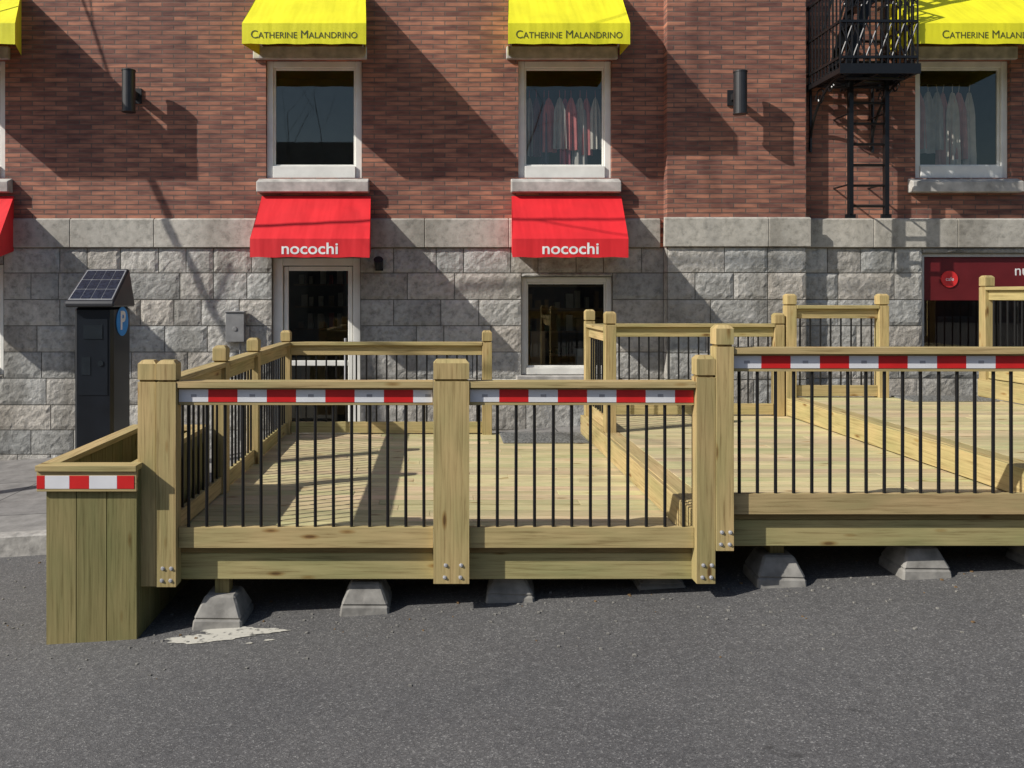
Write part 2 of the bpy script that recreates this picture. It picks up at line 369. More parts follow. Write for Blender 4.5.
courses(-12, PIL[0], YW, lowh); courses(PIL[0], PIL[1], YW-PD, []); courses(PIL[1], 13, YW, lowh)
for z1, z0 in zip(zrows, zrows[1:]):
    for xx in PIL: mb.face([(xx, YW, z0+.006), (xx, YW-PD, z0+.006), (xx, YW-PD, z1-.006), (xx, YW, z1-.006)], 0, None, (.95, .95, .95))
mb.build('rock_faced_stone_blocks', [M_STONE], bld)
mb = MB()
def ledge(xa, xb, y):
    x = xa
    while x < xb-1e-4:
        w = R.choice([.9, 1.1, 1.35])
        if xb-(x+w) < .5: w = xb-x
        k = R.uniform(.82, 1.12); g = .003
        mb.hexa([(x+g, y-.045, LEDGE0+.004), (x+w-g, y-.045, LEDGE0+.004), (x+w-g, y+.02, LEDGE0+.004), (x+g, y+.02, LEDGE0+.004),
                 (x+g, y-.045, LEDGE1-.02), (x+w-g, y-.045, LEDGE1-.02), (x+w-g, y-.001, LEDGE1), (x+g, y-.001, LEDGE1)], 0, (k, k, k*.98))
        x += w
ledge(-12, PIL[0]-.05, YW); ledge(PIL[0]-.05, PIL[1]+.05, YW-PD); ledge(PIL[1]+.052, 13, YW)
mb.box(PIL[1]+.004, PIL[1]+.05, YW-PD+.022, YW-.001, LEDGE0+.006, LEDGE1-.022, 0)
mb.build('stone_belt_course', [M_SM], bld, bevel=.006)
mb = MB()
for (a, b) in UP:
    for z0, z1 in (UZ, (7.3, 8.9)):
        mb.box(a-.16, b+.07, YW-.05, YW+.02, z1+.002, z1+.17)
        mb.hexa([(a-.1, YW-.12, z0-.20), (b+.1, YW-.12, z0-.20), (b+.1, YW+.02, z0-.20), (a-.1, YW+.02, z0-.20), (a-.1, YW-.12, z0-.06), (b+.1, YW-.12, z0-.06), (b+.1, YW+.02, z0-.003), (a-.1, YW+.02, z0-.003)])
mb.box(1.0, 2.34, YW-.09, YW+.1, .93, 1.045)
mb.build('stone_lintels_and_sills', [M_LIME], bld, bevel=.01)

def window(name, x0, x1, z0, z1, yf, fw=.085, bottom=.16, rail=None, depth=1.6, inner=None):
    mb = MB(); g = .002
    mb.box(x0+g, x0+fw, yf, yf+.07, z0+g, z1-g); mb.box(x1-fw, x1-g, yf, yf+.07, z0+g, z1-g)
    mb.box(x0+fw+g, x1-fw-g, yf+.002, yf+.07, z1-fw, z1-g); mb.box(x0+fw+g, x1-fw-g, yf-.03, yf+.07, z0+g, z0+bottom)
    a, b, c, d = x0+fw, x1-fw, z0+bottom, z1-fw; s = .028
    for q in ((a, a+s, c, d), (b-s, b, c, d), (a+s, b-s, d-s, d), (a+s, b-s, c, c+s)):
        mb.box(q[0]+.001, q[1]-.001, yf+.03, yf+.065, q[2]+.001, q[3]-.001)
    if rail: mb.box(a+s, b-s, yf+.032, yf+.066, rail-.02, rail+.02)
    mb.build(name+'_frame', [M_FRAME], bld, bevel=.004)
    mb = MB(); mb.face([(a, yf+.05, c), (b, yf+.05, c), (b, yf+.05, d), (a, yf+.05, d)]); mb.build(name+'_glass', [M_GLASS], bld)
    mb = MB(); y0, y1 = yf+.08, yf+depth
    X, Z = (x0-.4, x1+.4), (z0-.3, z1+.2)
    mb.face([(X[0], y1, Z[0]), (X[1], y1, Z[0]), (X[1], y1, Z[1]), (X[0], y1, Z[1])]); mb.face([(X[0], y0, Z[0]), (X[0], y1, Z[0]), (X[0], y1, Z[1]), (X[0], y0, Z[1])])
    mb.face([(X[1], y1, Z[0]), (X[1], y0, Z[0]), (X[1], y0, Z[1]), (X[1], y1, Z[1])]); mb.face([(X[0], y0, Z[0]), (X[1], y0, Z[0]), (X[1], y1, Z[0]), (X[0], y1, Z[0])])
    mb.face([(X[0], y0, Z[1]), (X[1], y0, Z[1]), (X[1], y1, Z[1]), (X[0], y1, Z[1])])
    mb.build(name+'_room', [inner or M_ROOM], bld)
for i, (a, b) in enumerate(UP):
    window('upper_window_%d' % i, a, b, UZ[0], UZ[1], YW+.05)
    window('top_window_%d' % i, a, b, 7.3, 8.9, YW+.05)
M_BRN = simple('brown_interior', (.13, .10, .07), .8, 0, .6, 2.5)
for i, (a, b, c, d) in enumerate(LOWWIN): window('lower_window_%d' % i, a, b, c, d, YW+.05, .07, .09, inner=M_BRN)
x0, x1, z0, z1 = DOOR; yf = YW+.06
mb = MB()
mb.box(x0+.002, x0+.13, yf, yf+.1, z0, z1-.002); mb.box(x1-.1, x1-.002, yf, yf+.1, z0, z1-.002); mb.box(x0+.132, x1-.102, yf+.002, yf+.1, z1-.10, z1-.002)
mb.box(x0+.132, x1-.102, yf-.1, yf+.1, z0, z0+.22)
mb.build('door_frame', [M_FRAME], bld, bevel=.004)
a, b, c, d = x0+.14, x1-.11, z0+.23, z1-.11
mb = MB(); s = .06
for q in ((a, a+s, c, d), (b-s, b, c, d), (a+s, b-s, d-s, d), (a+s, b-s, c, c+.22)):
    mb.box(q[0]+.001, q[1]-.001, yf+.03, yf+.075, q[2]+.001, q[3]-.001, 0)
mb.box(a+s+.001, b-s-.001, yf+.028, yf+.077, c+.98, c+1.05, 0)
mb.build('door_leaf', [M_FRAME], bld, bevel=.006)
mb = MB(); mb.cyl((b-.09, yf-.03, c+.75), (b-.09, yf-.03, c+1.35), .014, n=8); mb.cyl((b-.09, yf-.03, c+.8), (b-.09, yf+.03, c+.8), .01); mb.cyl((b-.09, yf-.03, c+1.3), (b-.09, yf+.03, c+1.3), .01)
mb.build('door_handle', [M_BOLT], bld)
mb = MB(); mb.face([(a, yf+.05, c), (b, yf+.05, c), (b, yf+.05, d), (a, yf+.05, d)]); mb.build('door_glass', [M_GLASS], bld)
mb = MB(); X = (x0-.3, x1+.3); y0, y1 = yf+.11, yf+2.2
mb.face([(X[0], y1, -.3), (X[1], y1, -.3), (X[1], y1, 2.9), (X[0], y1, 2.9)]); mb.face([(X[0], y0, -.3), (X[0], y1, -.3), (X[0], y1, 2.9), (X[0], y0, 2.9)])
mb.face([(X[1], y0, -.3), (X[1], y1, -.3), (X[1], y1, 2.9), (X[1], y0, 2.9)]); mb.face([(X[0], y0, 2.9), (X[1], y0, 2.9), (X[1], y1, 2.9), (X[0], y1, 2.9)]); mb.face([(X[0], y0, 0.1), (X[1], y0, 0.1), (X[1], y1, 0.1), (X[0], y1, 0.1)])
mb.build('door_vestibule', [M_ROOM], bld)
mb = MB(); mb.box(-2.1, -1.2, YW+1.6, YW+1.9, .1, 1.2, 1); mb.box(-2.12, -1.18, YW+1.55, YW+1.95, 1.202, 1.25, 2)
for i in range(3):
    mb.box(-2.3, -.95, YW+2.05, YW+2.2, 1.55+i*.35, 1.57+i*.35, 1)
    for j in range(8): x = -2.2+j*.15+R.uniform(-.03, .03); mb.box(x, x+R.uniform(.05, .1), YW+2.03, YW+2.12, 1.575+i*.35, 1.575+i*.35+R.uniform(.1, .25), R.choice([0, 1, 2, 2]))
mb.build('shop_interior_items', [simple('muted_red', (.3, .05, .04), .6), M_BRN, M_LIME], bld)
mb = MB(); mb.box(1.1, 2.25, YW+.3, YW+.62, .93, .98)
for i in range(4):
    mb.box(.9, 2.5, YW+1.3, YW+1.55, 1.2+i*.34, 1.225+i*.34, 0)
    for j in range(10): x = .95+j*.15+R.uniform(-.03, .03); mb.box(x, x+R.uniform(.05, .11), YW+1.28, YW+1.4, 1.23+i*.34, 1.23+i*.34+R.uniform(.08, .26), R.choice([0, 1, 2]))
mb.box(1.25, 1.45, YW+.5, YW+.7, 1.0, 1.6, 0); mb.box(1.9, 2.15, YW+.6, YW+.75, 1.0, 1.35, 1)
mb.build('window_display_shelf', [simple('display_wood', (.24, .16, .09), .6), simple('display_grey', (.3, .3, .28), .6), simple('display_green', (.10, .13, .07), .6)], bld)

x0, x1, z0, z1 = SHOP; yf = YW+.04
M_SHOP = simple('maroon_shop_panel', (.13, .014, .017), .3, 0, .15, 3)
M_SHF = simple('shop_frame', (.5, .5, .48), .4)
mb = MB()
mb.box(x0+.002, x0+.05, yf, yf+.08, z0, z1-.002); mb.box(x1-.05, x1-.002, yf, yf+.08, z0, z1-.002); mb.box(x0+.052, x1-.052, yf, yf+.08, z1-.045, z1-.002); mb.box(x0+.052, x1-.052, yf, yf+.08, z0, z0+.06)
mb.build('shop_window_frame', [M_SHF], bld)
mb = MB(); mb.box(x0+.052, x1-.052, yf+.03, yf+.05, z1-.62, z1-.047); mb.build('shop_sign_panel', [M_SHOP], bld)
mb = MB(); mb.face([(x0+.05, yf+.04, z0+.06), (x1-.05, yf+.04, z0+.06), (x1-.05, yf+.04, z1-.622), (x0+.05, yf+.04, z1-.622)]); mb.build('shop_glass', [M_GLASS], bld)
mb = MB(); y1 = yf+1.8; mb.face([(x0, y1, z0), (x1, y1, z0), (x1, y1, z1), (x0, y1, z1)]); mb.face([(x0, yf+.08, z0), (x0, y1, z0), (x0, y1, z1), (x0, yf+.08, z1)]); mb.face([(x0, yf+.08, z1), (x1, yf+.08, z1), (x1, y1, z1), (x0, y1, z1)])
mb.face([(x0, yf+.08, z0), (x1, yf+.08, z0), (x1, y1, z0), (x0, y1, z0)])
mb.build('shop_room', [simple('dark_red_interior', (.09, .025, .025), .7, 0, .5, 2)], bld)
mb = MB(); mb.cyl((6.74, yf+.03, 2.31), (6.74, yf+.018, 2.31), .11, n=32); mb.build('round_red_sticker', [simple('sticker_red', (.7, .03, .03), .5)], bld)
text('cafe', 'sticker_text', (6.74, yf+.016, 2.31), .07, M_TXTW, bld)
text('nu bar', 'shop_letters', (7.86, yf+.028, 2.42), .2, M_TXTW, bld)

GC = [(.50, .14, .14), (.55, .27, .26), (.6, .52, .47), (.16, .05, .07), (.42, .37, .35), (.52, .14, .19), (.12, .10, .13)]
GM = [simple('garment_cloth_%d' % i, c, .9) for i, c in enumerate(GC)]
def garments(x0, x1, ztop, zlo, y, n, mats, wr=(.05, .08)):
    e = empty('hanging_clothes')
    mb = MB(); mb.cyl((x0-.1, y, ztop+.1), (x1+.1, y, ztop+.1), .008); mb.build('clothes_rail', [M_BLACK], e)
    mb = MB(); mi = 0
    for k in range(n):
        cx = x0+(x1-x0)*(k+.5)/n+R.uniform(-.03, .03); w = R.uniform(*wr); zb = zlo+R.uniform(0, .3); mi = R.randrange(len(mats)); yy = y+R.uniform(-.03, .03)
        rows = 7; cols = 8; P = {}
        for i in range(rows+1):
            t = i/rows; ww = w*(0.35+0.65*min(1, t*5))*(1+.25*t)
            for j in range(cols+1):
                u = j/cols-.5; P[i, j] = (cx+u*2*ww, yy+.03*math.sin(u*14+k)*(.3+t), ztop-(ztop-zb)*t-(.03*abs(u)*2 if i < 2 else 0))
        for i in range(rows):
            for j in range(cols): mb.face([P[i, j], P[i+1, j], P[i+1, j+1], P[i, j+1]], mi)
        mb.cyl((cx, yy, ztop), (cx, y, ztop+.1), .005, n=5)
    mb.build('garments', mats, e, smooth=True)
garments(1.16, 2.13, 4.78, 3.8, YW+.32, 10, GM, (.05, .09))
garments(6.4, 7.2, 4.85, 3.8, YW+.28, 7, [GM[2], GM[1], GM[2], GM[4]], (.07, .11))

# ---------------------------------------------------------------- awnings
def awning(name, x0, x1, bx0, bx1, zt, zv, zb, out, mat, lift=.12):
    e = empty(name); mb = MB(); yf = YW-out; yb = YW-.01
    nx = 14; ny = 8
    def P(i, j):
        u, v = i/nx, j/ny; sag = .015*math.sin(math.pi*v)*(.4+.6*abs(math.sin(u*math.pi*3)))
        a = bx0+(x0-bx0)*v; b = bx1+(x1-bx1)*v
        return (a+(b-a)*u, yb+(yf-yb)*v, zt+(zv-zt)*v-sag)
    for i in range(nx):
        for j in range(ny): mb.face([P(i, j), P(i, j+1), P(i+1, j+1), P(i+1, j)])
    mb.build('canopy', [mat], e, smooth=True)
    mb = MB()
    n = 14
    for i in range(n):
        a = x0+(x1-x0)*i/n; b = x0+(x1-x0)*(i+1)/n
        wa = .005*math.sin(i*1.7); wb = .005*math.sin((i+1)*1.7)
        mb.face([(a, yf, zb+wa), (b, yf, zb+wb), (b, yf, zv), (a, yf, zv)])
    for x, bx in ((x0, bx0), (x1, bx1)):
        mb.face([(x, yf, zb), (x, yf, zv), (bx, yb, zt), (bx, yb, zb+lift)])
    mb.build('valance', [mat], e)
    mb = MB()
    for x, bx in ((x0+.03, bx0+.03), (x1-.03, bx1-.03)): mb.cyl((bx, yb, zv-.02), (x, yf+.02, zv-.02), .012)
    mb.cyl((x0+.03, yf+.02, zv-.02), (x1-.03, yf+.02, zv-.02), .012)
    mb.build('awning_frame', [M_BOLT], e)
    return e
for q in ((-7.1, -5.33, -7.15, -5.60), (-2.295, -.85, -2.34, -.91), (.875, 2.275, .94, 2.38)):
    e = awning('red_awning', *q, 3.40, 2.78, 2.555, .86, M_RED)
    text('nocochi', 'nocochi_lettering', ((q[0]+q[1])/2, YW-.86-.0025, 2.655), .195, M_TXTW, e, sx=1.12, bold=.003)
for q in ((-6.9, -5.12, -6.9, -5.5), (-2.386, -.89, -2.36, -.98), (.82, 2.29, .9, 2.36), (5.72, 7.66, 5.85, 7.8)):
    e = awning('yellow_awning', *q, 6.1, 5.375, 5.125, .88, M_YEL)
    text('Catherine Malandrino', 'awning_lettering', ((q[0]+q[1])/2, YW-.88-.0025, 5.235), .137, M_TXTO, e, smallcaps=True, sx=.95)

# ---------------------------------------------------------------- wall lamps, utility boxes
M_LAMP = simple('lamp_black', (.018, .018, .02), .45)
def lamp(x, z, y):
    mb = MB(); yc = y-.27
    mb.cyl((x, yc, z-.255), (x, yc, z+.255), .082, n=24); mb.cyl((x, yc, z+.255), (x, yc, z+.27), .088, n=24); mb.cyl((x, yc, z-.27), (x, yc, z-.255), .088, n=24)
    mb.box(x-.03, x+.03, yc+.07, y-.023, z-.04, z+.04); mb.box(x-.07, x+.07, y-.022, y-.001, z-.1, z+.1)
    mb.build('wall_lamp', [M_LAMP])
lamp((128.5-440)/78.1, ZC+(295-91)/78.1, YW); lamp((740-440)/79.3, ZC+(295-93)/79.3, YW-PD)
mb = MB(); ux = (235-440)/77; uz = ZC-(325-295)/77
mb.box(ux-.12, ux+.12, YW-.14, YW-.03, uz-.22, uz+.16, 0); mb.box(ux-.13, ux+.13, YW-.155, YW-.03, uz+.162, uz+.18, 0); mb.cyl((ux+.05, YW-.06, uz-.22), (ux+.05, YW-.06, .2), .015); mb.cyl((ux, YW-.14, uz-.05), (ux, YW-.15, uz-.05), .03, n=12)
mb.build('utility_box', [simple('grey_box', (.22, .22, .22), .5)], bevel=.006)
mb = MB(); sx = (378-440)/78; sz = ZC+(295-264)/78
mb.box(sx-.05, sx+.05, YW-.05, YW-.02, sz-.08, sz+.08); mb.cyl((sx, YW-.05, sz), (sx, YW-.15, sz+.02), .02); mb.cyl((sx, YW-.11, sz-.04), (sx, YW-.22, sz+.06), .05, .06, n=14)
mb.build('wall_spotlight', [M_BLACK])

# ---------------------------------------------------------------- fire escape
mb = MB(); x0, x1 = 4.80, 5.73; yf, yb = YW-.92, YW-.03; zp = 4.82
for i in range(12): y = yf+(yb-yf)*i/11; mb.box(x0, x1, y-.014, y+.014, zp, zp+.03)
for x in (x0, (x0+x1)/2, x1): mb.box(x-.02, x+.02, yf-.01, yb, zp-.06, zp-.002)
mb.box(x0-.02, x1+.02, yf-.035, yf-.012, zp-.07, zp+.05)
for zz in (zp+.12, zp+.55, zp+1.0):
    mb.box(x0, x1, yf-.015, yf+.015, zz, zz+.03)
    for x in (x0, x1): mb.box(x-.014, x+.014, yf+.016, yb, zz, zz+.03)
nb = 13
for i in range(nb+1):
    x = x0+(x1-x0)*i/nb; mb.cyl((x, yf, zp), (x, yf, zp+1.0), .011, n=6)
for x in (x0, x1):
    for i in range(1, 10): y = yf+(yb-yf)*i/10; mb.cyl((x, y, zp), (x, y, zp+1.0), .011, n=6)
def scroll(c, ax, r, n=15, turn=.55, flip=1, th=.01):
    pr = None
    for k in range(n):
        t = k*turn; rr = r-(r*.055)*k; u, w2 = rr*math.cos(t)*flip, rr*math.sin(t)
        p = (c[0], c[1]+u, c[2]+w2) if ax == 'y' else (c[0]+u, c[1], c[2]+w2)
        if pr: mb.cyl(pr, p, th, n=5)
        pr = p
for x in (x0+.06, x1-.06):
    pr = None
    for k in range(11):
        t = k/10*math.pi/2; p = (x, yb+.02-(yb-yf-.05)*(1-math.cos(t)), zp-.82+.77*math.sin(t))
        if pr: mb.cyl(pr, p, .018, n=7)
        pr = p
    mb.cyl((x, yb, zp-.85), (x, yb, zp), .018, n=8); scroll((x, yf+.62, zp-.2), 'y', .13); scroll((x, yf+.35, zp-.14), 'y', .08, flip=-1)
for i in range(6):
    a = x0+(x1-x0)*i/6; b = x0+(x1-x0)*(i+1)/6
    mb.cyl((a, yf, zp+.14), (b, yf, zp+.55), .009, n=5); mb.cyl((b, yf, zp+.14), (a, yf, zp+.55), .009, n=5)
    scroll(((a+b)/2, yf, zp+.77), 'x', .07, flip=1 if i % 2 else -1, th=.008)
yl = YW-.42; LX = (5.18, 5.63)
for x in LX: mb.box(x-.026, x+.026, yl-.03, yl+.03, 3.12, zp+1.3)
z = 3.22
while z < zp+1.2: mb.cyl((LX[0], yl, z), (LX[1], yl, z), .017, n=6); z += .26
for x in LX:
    mb.box(x-.06, x+.06, yl-.02, yl+.02, 3.07, 3.118)
    for zz in (3.5, 4.4): mb.cyl((x, yl, zz), (x, YW, zz), .012, n=6)
for yy in (yf+.12, yf+.55):
    mb.hexa([(x0+.1, yy-.015, zp+.03), (x0+.22, yy-.015, zp+.03), (x0+.22, yy+.015, zp+.03), (x0+.1, yy+.015, zp+.03), (x0+.8, yy-.015, zp+2.5), (x0+.92, yy-.015, zp+2.5), (x0+.92, yy+.015, zp+2.5), (x0+.8, yy+.015, zp+2.5)])
    mb.cyl((x0+.05, yy, zp+.6), (x0+.75, yy, zp+3.05), .014, n=6)
for i in range(10):
    t = (i+.6)/10.5; mb.box(x0+.08+.7*t, x0+.26+.7*t, yf+.136, yf+.534, zp+2.45*t, zp+2.45*t+.02)
mb.cyl((x0+.1, yf+.1, zp-.1), (x1-.1, yf+.1, zp-.1), .015, n=6); mb.cyl((x0+.1, yf+.5, zp-.1), (x1-.1, yf+.5, zp-.1), .015, n=6)
mb.build('fire_escape', [M_BLACK])

# ---------------------------------------------------------------- patio deck
YF, YB = 5.04, 9.2
ZA = 0.506; ST = 0.21; RH = 1.056
MODX = [(-1.87, 1.655), (1.66, 3.99), (3.995, 6.24), (6.245, 10.0)]
deck = empty('wooden_patio_deck')
mb = MB(); mf = MB(); mj = MB()
for k, (a, b) in enumerate(MODX):
    z = ZA+ST*k; y = YF; xs = a+(.15 if k else 0)
    while y < YB-.02:
        w = min(.136, YB-y)
        cuts = [xs]; c = xs+R.uniform(.9, 2.6)
        while c < b-.4: cuts.append(c); c += R.uniform(1.2, 2.4)
        cuts.append(b)
        for p, q in zip(cuts, cuts[1:]): mb.box(p+.001, q-.001, y, y+w, z-.036, z+R.uniform(-.002, .001), 0, None, 0, rnd=.16)
        y += w+.010
    if k:
        mf.box(a, a+.145, YF, YB, z-.036, z+.002, 0, None, 1, .06)
        mf.box(a-.038, a-.001, YF, YB, z-.20, z-.002, 0, None, 1, .06)
    mf.box(a, b, YF, YF+.038, z-.205, z-.038, 0, (.86, .95, .93), 0)
    mf.box(a+.02, b-.02, YF-.012, YF-.001, z-.034, z+.0, 0, (.5, .48, .42), 0)
    mf.box(a, b, YB-.038, YB, z-.205, z-.038, 0, None, 0, .06)
    mf.box(a, a+.038, YF+.04, YB-.04, z-.205, z-.04, 0, None, 1, .06); mf.box(b-.038, b, YF+.04, YB-.04, z-.205, z-.04, 0, None, 1, .06)
    x = a+.4
    while x < b-.2: mj.box(x, x+.038, YF+.04, YB-.04, z-.2, z-.04, 0, None, 1, .06); x += .41
mb.build('decking_boards', [M_DECK], deck, bevel=.002)
mf.build('fascia_boards', [M_WOOD], deck, bevel=.004); mj.build('joists', [M_WOOD], deck)
mc = MB(); ms = MB()
pts = [((px-440)/157, yy) for px, yy in ((222, 5.12), (365, 5.2), (513, 5.26), (668, 5.34), (785, 5.24), (930, 5.24), (1065, 5.24), (1200, 5.24), (1340, 5.24))]
for x, y in pts+[(x+.1, 6.35) for x, _ in pts]:
    g = gz(x); k = next((i for i, m in enumerate(MODX) if m[0] <= x <= m[1]), 0); zt = ZA+ST*k-.206
    h = min(.185, zt-g-.03); a, b = .16, .095; ang = R.uniform(-.15, .15)
    def rp(P): return [(x+(px-x)*math.cos(ang)-(py-y)*math.sin(ang), y+(px-x)*math.sin(ang)+(py-y)*math.cos(ang), pz) for px, py, pz in P]
    mc.hexa(rp([(x-a, y-a, g-.02), (x+a, y-a, g-.02), (x+a, y+a, g-.02), (x-a, y+a, g-.02), (x-a*.95, y-a*.95, g+h*.3), (x+a*.95, y-a*.95, g+h*.3), (x+a*.95, y+a*.95, g+h*.3), (x-a*.95, y+a*.95, g+h*.3)]))
    mc.hexa(rp([(x-a*.95, y-a*.95, g+h*.302), (x+a*.95, y-a*.95, g+h*.302), (x+a*.95, y+a*.95, g+h*.302), (x-a*.95, y+a*.95, g+h*.302), (x-b, y-b, g+h), (x+b, y-b, g+h), (x+b, y+b, g+h), (x-b, y+b, g+h)]))
    if zt > g+h+.005: ms.box(x-.045, x+.045, y-.045, y+.045, g+h, zt, 0, (.6, .6, .55), 2)
mc.build('concrete_footing_blocks', [M_CONC], deck, bevel=.012); ms.build('support_posts', [M_WOOD], deck)

def post(mb, x0, x1, y0, y1, z0, ztop):
    k = 1+R.uniform(-.1, .08); c = (k, k*.98, k*.95); zg = ztop-.135
    mb.box(x0, x1, y0, y1, z0, zg, 0, c, 2)
    mb.box(x0+.009, x1-.009, y0+.009, y1-.009, zg, zg+.014, 0, (.5, .45, .35), 2)
    mb.box(x0, x1, y0, y1, zg+.014, ztop-.022, 0, c, 2)
    h = .02
    mb.hexa([(x0, y0, ztop-.022), (x1, y0, ztop-.022), (x1, y1, ztop-.022), (x0, y1, ztop-.022), (x0+h, y0+h, ztop), (x1-h, y0+h, ztop), (x1-h, y1-h, ztop), (x0+h, y1-h, ztop)], 0, c, 2)
def bolts(mb, x, y, z, w=.045, h=.075):
    for sx, sz, o in ((-1, 0, .006), (1, 0, 0), (-1, 1, .012), (1, 1, .004)):
        X = x+sx*w+o; Z = z+sz*h; mb.cyl((X, y+.002, Z), (X, y-.009, Z), .008, n=6, mat=2); mb.cyl((X, y+.001, Z), (X, y-.003, Z), .0125, n=12, mat=2)
def rail_x(mb, x0, x1, yc, z, tape=False, sp=.117):
    mb.box(x0, x1, yc-.06, yc+.06, z+RH-.038, z+RH, 0, None, 0, .08)
    mb.box(x0, x1, yc-.02, yc+.02, z+RH-.15, z+RH-.04, 0, None, 0, .08)
    mb.box(x0, x1, yc-.02, yc+.02, z+.013, z+.14, 0, None, 0, .08)
    n = max(1, round((x1-x0)/sp))
    for i in range(n):
        x = x0+(x1-x0)*(i+.5)/n; mb.cyl((x, yc, z+.135), (x+R.uniform(-.002, .002), yc, z+RH-.145), .0105, n=10, mat=1, caps=False)
    if tape:
        yt = yc-.0235; x = x0+.003; i = 0; z0 = z+RH-.142+.012; z1 = z0+.078; seg = .183; tl = R.uniform(-.006, .006)
        while x < x1-.01:
            w = min(seg, x1-.003-x); dz = tl*(x-x0)/(x1-x0)
            mb.box(x, x+w, yt, yt+.003, z0+dz, z1+dz, 3 if i % 2 else 4, (1, 1, 1), 0)
            if not i % 2 and w > .12:
                mb.box(x+.075, x+.11, yt-.001, yt, z0+.03, z0+.048, 5, (1, 1, 1), 0)
            x += w; i += 1
def rail_y(mb, y0, y1, xc, z, sp=.117):
    mb.box(xc-.06, xc+.06, y0, y1, z+RH-.038, z+RH, 0, None, 1, .06)
    mb.box(xc-.02, xc+.02, y0, y1, z+RH-.15, z+RH-.04, 0, None, 1, .06)
    mb.box(xc-.02, xc+.02, y0, y1, z+.013, z+.14, 0, None, 1, .06)
    n = max(1, round((y1-y0)/sp))
    for i in range(n):
        y = y0+(y1-y0)*(i+.5)/n; mb.cyl((xc, y, z+.135), (xc, y, z+RH-.145), .0105, n=10, mat=1, caps=False)
RM = [M_WOOD, M_BLACK, M_BOLT, M_REDT, M_WHT, M_GRYT]
def fx(px): return (px-440)/160
PT = 1.188
YP0, YP1 = 4.935, 5.037
mb = MB(); yr = 5.0
post(mb, fx(139.5), fx(157.5), YP0+.012, YP1, .29, ZA+PT); post(mb, fx(158.5), fx(178), YP0, YP1, .29, ZA+PT); bolts(mb, fx(168), YP0, .33, .03)
rail_x(mb, fx(178.5), fx(433), yr, ZA, True)
post(mb, fx(433.5), fx(469), YP0, YP1, .31, ZA+PT+.005); bolts(mb, fx(452), YP0, .35, .052)
rail_x(mb, fx(469.5), fx(694), yr, ZA, True)
post(mb, fx(694.5), fx(713), YP0, YP1, .31, ZA+PT+.03); bolts(mb, fx(704), YP0, .35, .03)
mb.build('deck_railing', RM, bevel=.004)
for k in (1, 2, 3):
    mb = MB(); z = ZA+ST*k; a, b = MODX[k]; xs = a
    if k == 1: post(mb, fx(713.5), fx(731), YP0-.006, YP1, z-.2, z+PT+.01); bolts(mb, fx(722), YP0-.006, z-.16, .03); xe = fx(731.5)
    else: post(mb, xs, xs+.115, YP0-.006, YP1, z-.2, z+PT-.02); bolts(mb, xs+.057, YP0-.006, z-.16, .03); xe = xs+.117
    rail_x(mb, xe, b-.12, yr, z, True); post(mb, b-.118, b-.006, YP0, YP1, z-.2, z+PT)
    mb.build('deck_railing', RM, bevel=.004)
def dep(s): return 796.4/s
mb = MB(); xl = -1.765; hp = .055
ys = [YP1, dep(124), dep(105.5), YB-.06]
for i, y in enumerate(ys[1:]): post(mb, xl-hp, xl+hp, y-hp, y+hp, ZA-.2 if i == 2 else ZA, ZA+PT)
rail_y(mb, YP1+.003, ys[1]-hp-.002, xl, ZA); rail_y(mb, ys[1]+hp+.002, ys[2]-hp-.002, xl, ZA); rail_y(mb, ys[2]+hp+.002, ys[3]-hp-.002, xl, ZA)
mb.build('deck_railing', RM, bevel=.004)
yb = YB-.06; bx = lambda px: (px-440)/87.2
mb = MB(); rail_x(mb, xl+hp+.002, bx(487)-hp-.002, yb, ZA); post(mb, bx(487)-hp, bx(487)+hp, yb-hp, yb+hp, ZA-.1, ZA+PT); mb.build('deck_railing', RM, bevel=.004)
mb = MB(); xB = 1.715; zB = ZA+ST
post(mb, xB-hp, xB+hp, yb-hp, yb+hp, ZA, zB+PT+.03); yq = dep(99)
post(mb, xB-hp, xB+hp, yq-hp, yq+hp, zB-.36, zB+PT+.03); rail_y(mb, yq+hp+.002, yb-hp-.002, xB, zB)
rail_x(mb, xB+hp+.002, 3.82, yb, zB); post(mb, 3.822, 3.932, yb-hp, yb+hp, zB, zB+PT-.01); mb.build('deck_railing', RM, bevel=.004)
mb = MB(); zCk = ZA+2*ST; post(mb, 3.955, 4.07, yb-hp, yb+hp, zB, zCk+PT); rail_x(mb, 4.072, 5.01, yb, zCk); post(mb, 5.012, 5.125, yb-hp, yb+hp, zCk, zCk+PT)
mb.build('deck_railing', RM, bevel=.004)
mb = MB(); zD = ZA+3*ST; post(mb, 6.22, 6.33, yb-hp, yb+hp, zCk, zD+PT); post(mb, 6.22, 6.33, yb-1.0-hp, yb-1.0+hp, zCk, zD+PT); rail_y(mb, yb-1.0+hp+.002, yb-hp-.002, 6.275, zD); rail_x(mb, 6.332, 9.9, yb, zD)
mb.build('deck_railing', RM, bevel=.004)
M_MAT = simple('grey_rubber', (.19, .19, .18), .85, 0, .5, 60, .6)
for (a, b, z, y0) in ((.68, 1.6, ZA, 8.55), (5.2, 6.15, zCk, 8.75)):
    mb = MB(); mb.box(a, b, y0, 9.18, z+.003, z+.016)
    for i in range(12): mb.box(a+.02, b-.02, y0+.03+i*(9.12-y0)/12, y0+.045+i*(9.12-y0)/12, z+.0165, z+.021)
    mb.build('rubber_entrance_mat', [M_MAT])

